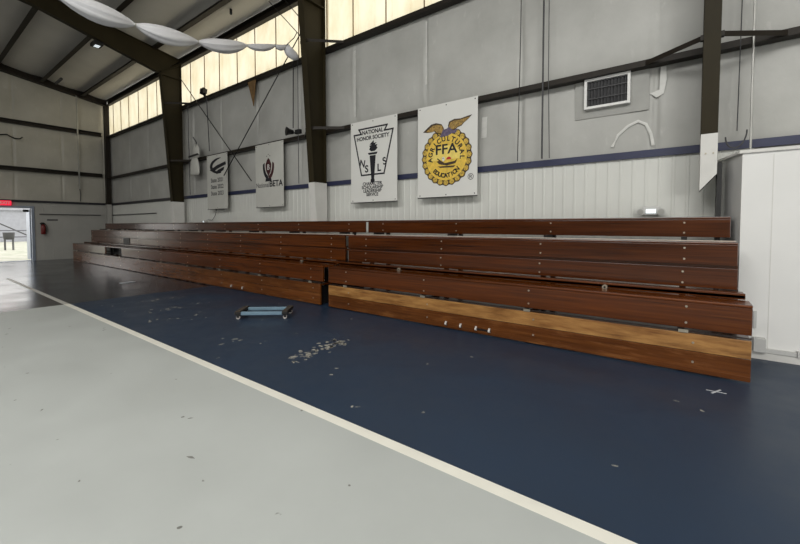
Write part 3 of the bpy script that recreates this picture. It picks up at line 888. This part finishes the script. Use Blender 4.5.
for sx_, za, zb in ((-6.02, 3.9, 5.35), (-4.13, 4.2, 5.4)):
    struct('seam_highlight', B(sx_ - .018, sx_ + .018, W - .028, W - .022, za, zb), M['pale_tape_highlight'], wall_back)  # pale strips painting the highlight along the insulation seams
# emergency lights
def emergency(x, z, y, label, s=1.0):
    t = thing('emergency_light', label, 'emergency light', (x, y, z))
    bm = newbm(); box(bm, x - .11 * s, x + .11 * s, y - .06, y, z, z + .13 * s, bev=.02); obj('housing', bm, M['pvc'], t)
    obj('lens', B(x - .06 * s, x + .06 * s, y - .068, y - .06, z + .025 * s, z + .085 * s), M['lens'], t)
    for q in (-1, 1):
        bm = newbm(); cx_ = x + q * .125 * s; tube(bm, [(cx_, y - .03, z + .05 * s), (cx_, y - .09, z + .045 * s)], .05 * s, 14, [.035 * s, .05 * s]); h = obj('lamp_head', bm, M['pvc'], t)
        bm = newbm(); tube(bm, [(cx_, y - .091, z + .045 * s), (cx_, y - .094, z + .045 * s)], .038 * s, 14); obj('lamp_glass', bm, M['conduit'], h)
    return t
emergency(-.41, 1.6, 6.335, 'grey emergency light with a lit white face above the right bleachers', .95)
emergency(-12.75, 1.55, 6.335, 'small emergency light behind the left bleachers below the leftmost banner', .8)
bm = newbm(); tube(bm, [(-12.6, 6.33, 1.66), (-12.3, 6.32, 1.64), (-12.1, 6.3, 1.75), (-11.9, 6.26, 1.9), (-11.85, 6.22, 2.0)], .008, 6)
tag(obj('cord', bm, M['cable'], base=True), 'thin dark cord rising from the small emergency light to the leftmost banner', 'cord')

# brace rods, cables, conduits
def rod(label, pts, r, mat, nm='brace_rod', cat='rod', seg=6):
    bm = newbm(); tube(bm, pts, r, seg); return tag(obj(nm, bm, mat, base=True), label, cat)
rod('dark brace rod falling to the right between the far and middle columns', [(-13.95, 6.12, 6.52), (-9.7, 6.10, 2.7)], .014, M['black'])
rod('dark brace rod falling to the left from the top of the middle column', [(-7.15, 6.12, 6.45), (-11.1, 6.08, 2.95)], .014, M['black'])
rod('thin roof cable left of the pair above the middle column', [(-8.72, 6.05, 7.2), (-7.15, 6.12, 5.6)], .01, M['black'], 'roof_cable', 'cable')
rod('thin roof cable right of the pair above the middle column', [(-8.2, 6.05, 7.15), (-7.15, 6.1, 6.0)], .01, M['black'], 'roof_cable', 'cable')
rod('thick dark vertical conduit on the wall between the gold emblem banner and the vent', [(-1.85, 6.17, 7.0), (-1.85, 6.17, 2.5)], .014, M['cable'], 'conduit', 'pipe', 8)
rod('thin dark wire hanging left of the thick conduit by the gold emblem banner', [(-2.2, 6.18, 7.0), (-2.21, 6.18, 4.5), (-2.24, 6.18, 2.5)], .007, M['black'], 'wire', 'cable')
rod('thin grey wire hanging just right of the thick conduit', [(-1.78, 6.18, 7.0), (-1.77, 6.18, 3.8), (-1.74, 6.18, 2.5)], .006, M['cable'], 'wire', 'cable')
rod('galvanised conduit running down the wall right of the right column', [(.575, 6.16, 7.0), (.57, 6.16, 3.2), (.57, 6.14, 2.6), (.57, 6.12, 2.29)], .012, M['conduit'], 'conduit', 'pipe', 10)
rod('grey wire beside the galvanised conduit right of the right column', [(.47, 6.2, 7.0), (.46, 6.2, 4.0), (.45, 6.2, 2.6)], .006, M['cable'], 'wire', 'cable')
rod('dark wire on the wall immediately left of the middle column', [(-7.92, 6.17, 5.52), (-7.95, 6.17, 3.9)], .013, M['black'], 'wire', 'cable')
rod('lighter wire on the wall nearest the middle column', [(-7.75, 6.17, 5.52), (-7.75, 6.17, 2.5)], .009, M['cable'], 'wire', 'cable')
rod('dark conduit dropping from the floodlight on the clerestory sill', [(-12.24, 6.18, 5.5), (-12.1, 6.17, 3.8)], .016, M['cable'], 'conduit', 'pipe')
rod('thin wire on the wall just right of the far left column', [(-13.5, 6.18, 5.5), (-13.45, 6.18, 2.5)], .012, M['cable'], 'wire', 'cable')
rod('pale hanging cord on the far end wall', [(-21.7, 5.2, 7.2), (-21.7, 5.21, 4.5), (-21.68, 5.22, 3.1)], .03, M['conduit'], 'hanging_cord', 'cord')
rod('short thin wire below the pale cord on the far end wall', [(-21.9, 5.25, 3.3), (-21.9, 5.3, 2.9), (-21.9, 5.28, 2.55)], .015, M['cable'], 'wire', 'cable')
rod('grey conduit running level low on the far end wall right of the door', [(-21.93, 3.9, 1.95), (-21.93, 6.03, 1.95)], .02, M['cable'], 'conduit', 'pipe')
rod('dark looping cable high at the left edge on the end wall', [(-21.85, 2.5, 5.1), (-21.8, 2.75, 5.04), (-21.8, 3.0, 5.1), (-21.75, 3.1, 5.02), (-21.72, 3.22, 4.96), (-21.7, 3.35, 4.97), (-21.7, 3.44, 5.05)], .026, M['black'], 'cable', 'cable')
for k, (dx, r) in enumerate(((-.02, .14),)):
    pts = [(.36 + dx + .16 * (1 - math.cos(a)) * .6, 6.1, 2.52 - r * math.sin(a) * 1.2 + .02 * a) for a in [PI * q / 20 for q in range(21)]]
    rod('thin grey cable loop above the boxed-out white partition', pts, .009, M['cable'], 'cable_loop', 'cable')
rod('grey conduit running level low on the long wall out of the far corner', [(-21.6, 6.33, 1.95), (-16.6, 6.33, 1.95)], .02, M['cable'], 'conduit', 'pipe')
# floodlight on the sill
t = thing('floodlight', 'small dark floodlight on the clerestory sill', 'floodlight', (-12.3, 6.12, 5.66))
obj('bracket', B(-12.27, -12.23, 6.1, 6.16, 5.5, 5.68), M['black'], t)
bm = newbm(); prism(bm, [(6.02, 5.60), (6.14, 5.58), (6.16, 5.72), (6.04, 5.76)], 0, -12.36, -12.14); obj('lamp_body', bm, M['black'], t)
# horn speaker
t = thing('loudspeaker', 'small black horn loudspeaker on the girt left of the middle column', 'loudspeaker', (-7.98, 6.1, 3.7))
bm = newbm(); tube(bm, [(-7.97, 6.19, 3.80), (-8.0, 6.1, 3.80), (-8.03, 6.02, 3.80)], .1, 14, [.05, .07, .11]); obj('horn', bm, M['black'], t)
bm = newbm(); box(bm, -7.83, -7.64, 6.12, 6.19, 3.72, 3.82); obj('driver', bm, M['black'], t)
obj('mount', B(-7.98, -7.64, 6.16, 6.18, 3.76, 3.78), M['black'], t)
# torn flap
bm = newbm(); prism(bm, [(-10.02, 5.52), (-9.62, 5.52), (-9.74, 4.78)], 1, 6.22, 6.24)
tag(obj('torn_insulation_flap', bm, M['fleece'], base=True), 'brown triangular tear in the wall insulation under the clerestory sill', 'torn insulation')
# white bag on the girt
t = thing('plastic_bag', 'crumpled white bag hanging on the girt right of the far left column', 'bag', (-12.9, 6.1, 3.1))
bm = newbm(); pts = [(-12.95, 6.12, 3.12), (-12.93, 6.11, 3.2), (-12.92, 6.1, 3.4), (-12.92, 6.1, 3.6)]; 
g = []
for k, (z, hw, dp) in enumerate([(3.1, .27, .03), (3.18, .3, .05), (3.35, .29, .06), (3.55, .25, .05), (3.66, .17, .03)]):
    row = []
    for q in range(14):
        a = 2 * PI * q / 14; wq = 1 + .08 * math.sin(3 * q + k)
        row.append(bm.verts.new((-12.93 + hw * wq * math.cos(a), 6.1 + dp * wq * math.sin(a), z)))
    g.append(row)
for a, b_ in zip(g, g[1:]):
    for q in range(14): bm.faces.new((a[q], a[(q + 1) % 14], b_[(q + 1) % 14], b_[q]))
bm.faces.new(g[0]); bm.faces.new(g[-1]); obj('lower_pouch', bm, M['banner_grey'], t, True)
bm = newbm(); g = []
for k, (z, hw, dp) in enumerate([(3.66, .17, .04), (3.78, .22, .05), (3.95, .2, .04), (4.1, .08, .02)]):
    g.append([bm.verts.new((-12.82 + hw * (1 + .1 * math.sin(2 * q + k)) * math.cos(2 * PI * q / 12), 6.1 + dp * math.sin(2 * PI * q / 12), z)) for q in range(12)])
for a, b_ in zip(g, g[1:]):
    for q in range(12): bm.faces.new((a[q], a[(q + 1) % 12], b_[(q + 1) % 12], b_[q]))
bm.faces.new(g[0]); bm.faces.new(g[-1]); obj('gathered_top', bm, M['banner_grey'], t, True)
bm = newbm(); tube(bm, [(-13.2, 6.05, 3.72), (-12.6, 6.04, 3.75)], .03, 6); tube(bm, [(-12.8, 6.08, 3.75), (-12.75, 6.08, 4.15), (-13.0, 6.1, 4.35)], .015, 6); obj('tie', bm, M['black'], t)

# exit sign and extinguisher
t = thing('exit_sign', 'red lit exit sign over the open door', 'exit sign', (XE + .1, 2.9, 2.29))
bm = newbm(); box(bm, XE + .06, XE + .12, 2.70, 3.07, 2.28, 2.47, bev=.01); obj('housing', bm, M['exit_red'], t)
v, f = text_polys('EXIT', .15, .004); bm = newbm(); vs = [bm.verts.new((XE + .124, 2.885 + p[0] * 1.0, 2.375 + p[1])) for p in v]
for q in f: bm.faces.new([vs[i] for i in q])
obj('lettering', bm, M['banner'], t)
t = thing('fire_extinguisher', 'red fire extinguisher hanging on the end wall right of the door', 'fire extinguisher', (XE + .12, 4.0, 1.1))
bm = newbm(); tube(bm, [(XE + .13, 4.0, z) for z in (1.1, 1.12, 1.42, 1.48, 1.52)], .08, 16, [.06, .08, .08, .055, .03]); obj('cylinder', bm, M['red'], t, True)
bm = newbm(); box(bm, XE + .11, XE + .15, 3.9, 4.06, 1.53, 1.58); tube(bm, [(XE + .13, 4.06, 1.53), (XE + .14, 4.12, 1.42), (XE + .14, 4.1, 1.2)], .016, 8); obj('hose_and_handle', bm, M['black'], t)
obj('bracket', B(XE + .013, XE + .05, 3.95, 4.05, 1.15, 1.6), M['black'], t)
tag(obj('wall_sign', B(XE + .014, XE + .03, 4.15, 4.5, 1.68, 1.74), M['cable'], base=True), 'small grey plate on the end wall beside the fire extinguisher', 'sign')

# light fitting below the far rafter
t = thing('ceiling_light', 'small dark light fitting with a white lens under the far rafter', 'ceiling light', (-14.04, 3.88, 6.73))
obj('housing', B(-14.22, -13.86, 3.76, 4.0, 6.74, 6.84, bev=.02), M['black'], t)
obj('lens', B(-14.13, -13.95, 3.82, 3.94, 6.73, 6.74), M['lens'], t)
bm = newbm(); tube(bm, [(-14.04, 3.88, 6.84), (-14.04, 3.88, 6.95)], .02, 6); obj('stem', bm, M['black'], t)
bm = newbm(); tube(bm, [(-10.0, 5.75, 7.3), (-10.0, 5.75, 7.18), (-9.95, 5.72, 7.15)], .035, 8)
tag(obj('roof_bracket', bm, M['black'], base=True), 'small dark bracket under the roof above the clerestory', 'bracket')
# light fixture pieces near the far purlin
bm = newbm(); tube(bm, [(-20.6, 4.3, 7.22), (-19.8, 4.3, 7.22)], .05, 8)
tag(obj('roof_tube_light', bm, M['cable'], base=True), 'short grey tube under the roof near the far end wall', 'light')

# white cloth swag
nodes = [(-.6, 5.5), (.55, 5.2), (1.60, 4.92), (2.64, 4.87), (3.69, 4.98), (4.72, 5.29), (5.42, 5.55), (5.72, 5.66)]
rad = [.125, .12, .12, .12, .105, .055, .04]
pts, rr = [], []
for i, ((ya, za), (yb, zb)) in enumerate(zip(nodes, nodes[1:])):
    for k in range(10):
        u = k / 10; pts.append((-7.6, ya + (yb - ya) * u, za + (zb - za) * u - .05 * math.sin(PI * u))); rr.append(.018 + rad[i] * math.sin(PI * u) ** .75)
pts.append((-7.6, 5.72, 5.66)); rr.append(.02)
bm = newbm(); seg = 28; rings = []
for i, p in enumerate(pts):
    p = Vector(p); d = (Vector(pts[min(i + 1, len(pts) - 1)]) - Vector(pts[max(i - 1, 0)])).normalized(); u = Vector((1, 0, 0)); v = d.cross(u)
    ring = []
    for k in range(seg):
        a = 2 * PI * k / seg; q = rr[i] * (1 + .10 * math.sin(7 * a + .3 * i) + .06 * math.sin(11 * a))
        ring.append(bm.verts.new(p + q * (u * math.cos(a) * 1.15 + v * math.sin(a))))
    rings.append(ring)
for a, b_ in zip(rings, rings[1:]):
    for k in range(seg): bm.faces.new((a[k], a[(k + 1) % seg], b_[(k + 1) % seg], b_[k]))
bm.faces.new(rings[0]); bm.faces.new(rings[-1])
t = thing('cloth_swag', 'white bunched cloth swag strung below the roof to the middle column', 'drapery', (-7.6, 2.6, 4.7))
obj('swag', bm, M['cloth'], t, True)
bm = newbm(); g = []
for k in range(7):
    z = 5.70 - k * .05; hw = [.04, .11, .18, .21, .23, .18, .05][k]
    g.append([bm.verts.new((-7.6 + hw * .45 * (1 + .25 * math.sin(q * 2 + k)) * math.cos(2 * PI * q / 14), 5.78 + .025 * k + hw * (1 + .15 * math.sin(q * 3 + k)) * math.sin(2 * PI * q / 14) * .8, z)) for q in range(14)])
for a, b_ in zip(g, g[1:]):
    for q in range(14): bm.faces.new((a[q], a[(q + 1) % 14], b_[(q + 1) % 14], b_[q]))
bm.faces.new(g[0]); bm.faces.new(g[-1]); obj('loose_tail', bm, M['cloth'], t, True)
bm = newbm()
for (ya, za) in nodes[1:-1]: tube(bm, [(-7.6, ya - .012, za), (-7.6, ya + .012, za + .002)], .028, 12)
obj('ties', bm, M['banner_grey'], t)
bm = newbm(); tube(bm, [(-7.6, 5.72, 5.66), (-7.3, 5.72, 5.75), (-7.12, 5.66, 5.8)], .01, 6); obj('cord', bm, M['cable'], t)

# electrical boxes on the boxed-out partition
tag(obj('junction_box', B(.60, .70, 5.62, 5.699, .085, .235, bev=.004), M['pvc'], base=True), 'grey junction box low on the white partition beside the bleachers', 'junction box')
bm = newbm(); box(bm, .705, .945, 5.66, 5.699, .08, .122); box(bm, .945, .965, 5.64, 5.699, .08, .14)
tag(obj('cable_raceway', bm, M['pvc'], base=True), 'grey cable raceway just above the floor on the white partition', 'raceway')
tag(obj('wall_plate', B(.60, .625, 5.685, 5.699, .33, .52), M['pvc'], base=True), 'narrow grey plate on the white partition beside the bleacher end', 'wall plate')

# floor marks and litter
bm = newbm(); box(bm, .16, .30, 4.305, 4.318, .0005, .002)
vs = [(.19, 4.25), (.205, 4.245), (.27, 4.375), (.255, 4.38)]; prism(bm, vs, 2, .0022, .0035)
tag(obj('tape_cross', bm, M['tape'], base=True), 'small white tape cross on the navy floor before the right bleachers', 'tape mark')
bm = newbm(); prism(bm, [(-11.50, 3.50), (-11.36, 3.52), (-11.46, 3.86), (-11.58, 3.80)], 2, .001, .012)
tag(obj('paper_scrap', bm, M['tape'], base=True), 'pale scrap lying on the dark floor in front of the left bleachers', 'paper')

# ------------------------------------------------------------------ dolly
def dolly():
    t = thing('furniture_dolly', 'low blue-grey four-wheeled dolly standing on the navy floor', 'dolly', (-5.42, 3.62, 0))
    a = math.radians(40); c, s = math.cos(a), math.sin(a)
    def xf(bm):
        for v in bm.verts:
            x, y = v.co.x, v.co.y; v.co.x = -5.42 + x * c - y * s; v.co.y = 3.62 + x * s + y * c
        return bm
    L, Wd = .36, .21
    for y in (-Wd + .04, Wd - .04):
        bm = newbm(); box(bm, -L + .04, L - .04, y - .03, y + .03, .062, .112, bev=.008); obj('rail', xf(bm), M['blue_rail'], t)
    for x in (-L, L):
        bm = newbm(); box(bm, x - .045, x + .045, -Wd - .01, Wd + .01, .075, .115, bev=.006); e = obj('cross_board', xf(bm), M['rubber'], t)
        bm = newbm(); box(bm, x - .04, x + .04, -Wd, Wd, .1155, .128, bev=.004); obj('carpet_pad', xf(bm), M['carpet'], e)
    for x in (-L, L):
        for y in (-Wd + .03, Wd - .03):
            bm = newbm(); tube(bm, [(x, y - .013, .03), (x, y + .013, .03)], .03, 16)
            w_ = obj('caster', xf(bm), M['caster'], t)
            bm = newbm(); box(bm, x - .02, x + .02, y - .024, y - .015, .025, .074); box(bm, x - .02, x + .02, y + .015, y + .024, .025, .074); box(bm, x - .028, x + .028, y - .026, y + .026, .065, .074)
            obj('fork', xf(bm), M['rubber'], w_)
dolly()
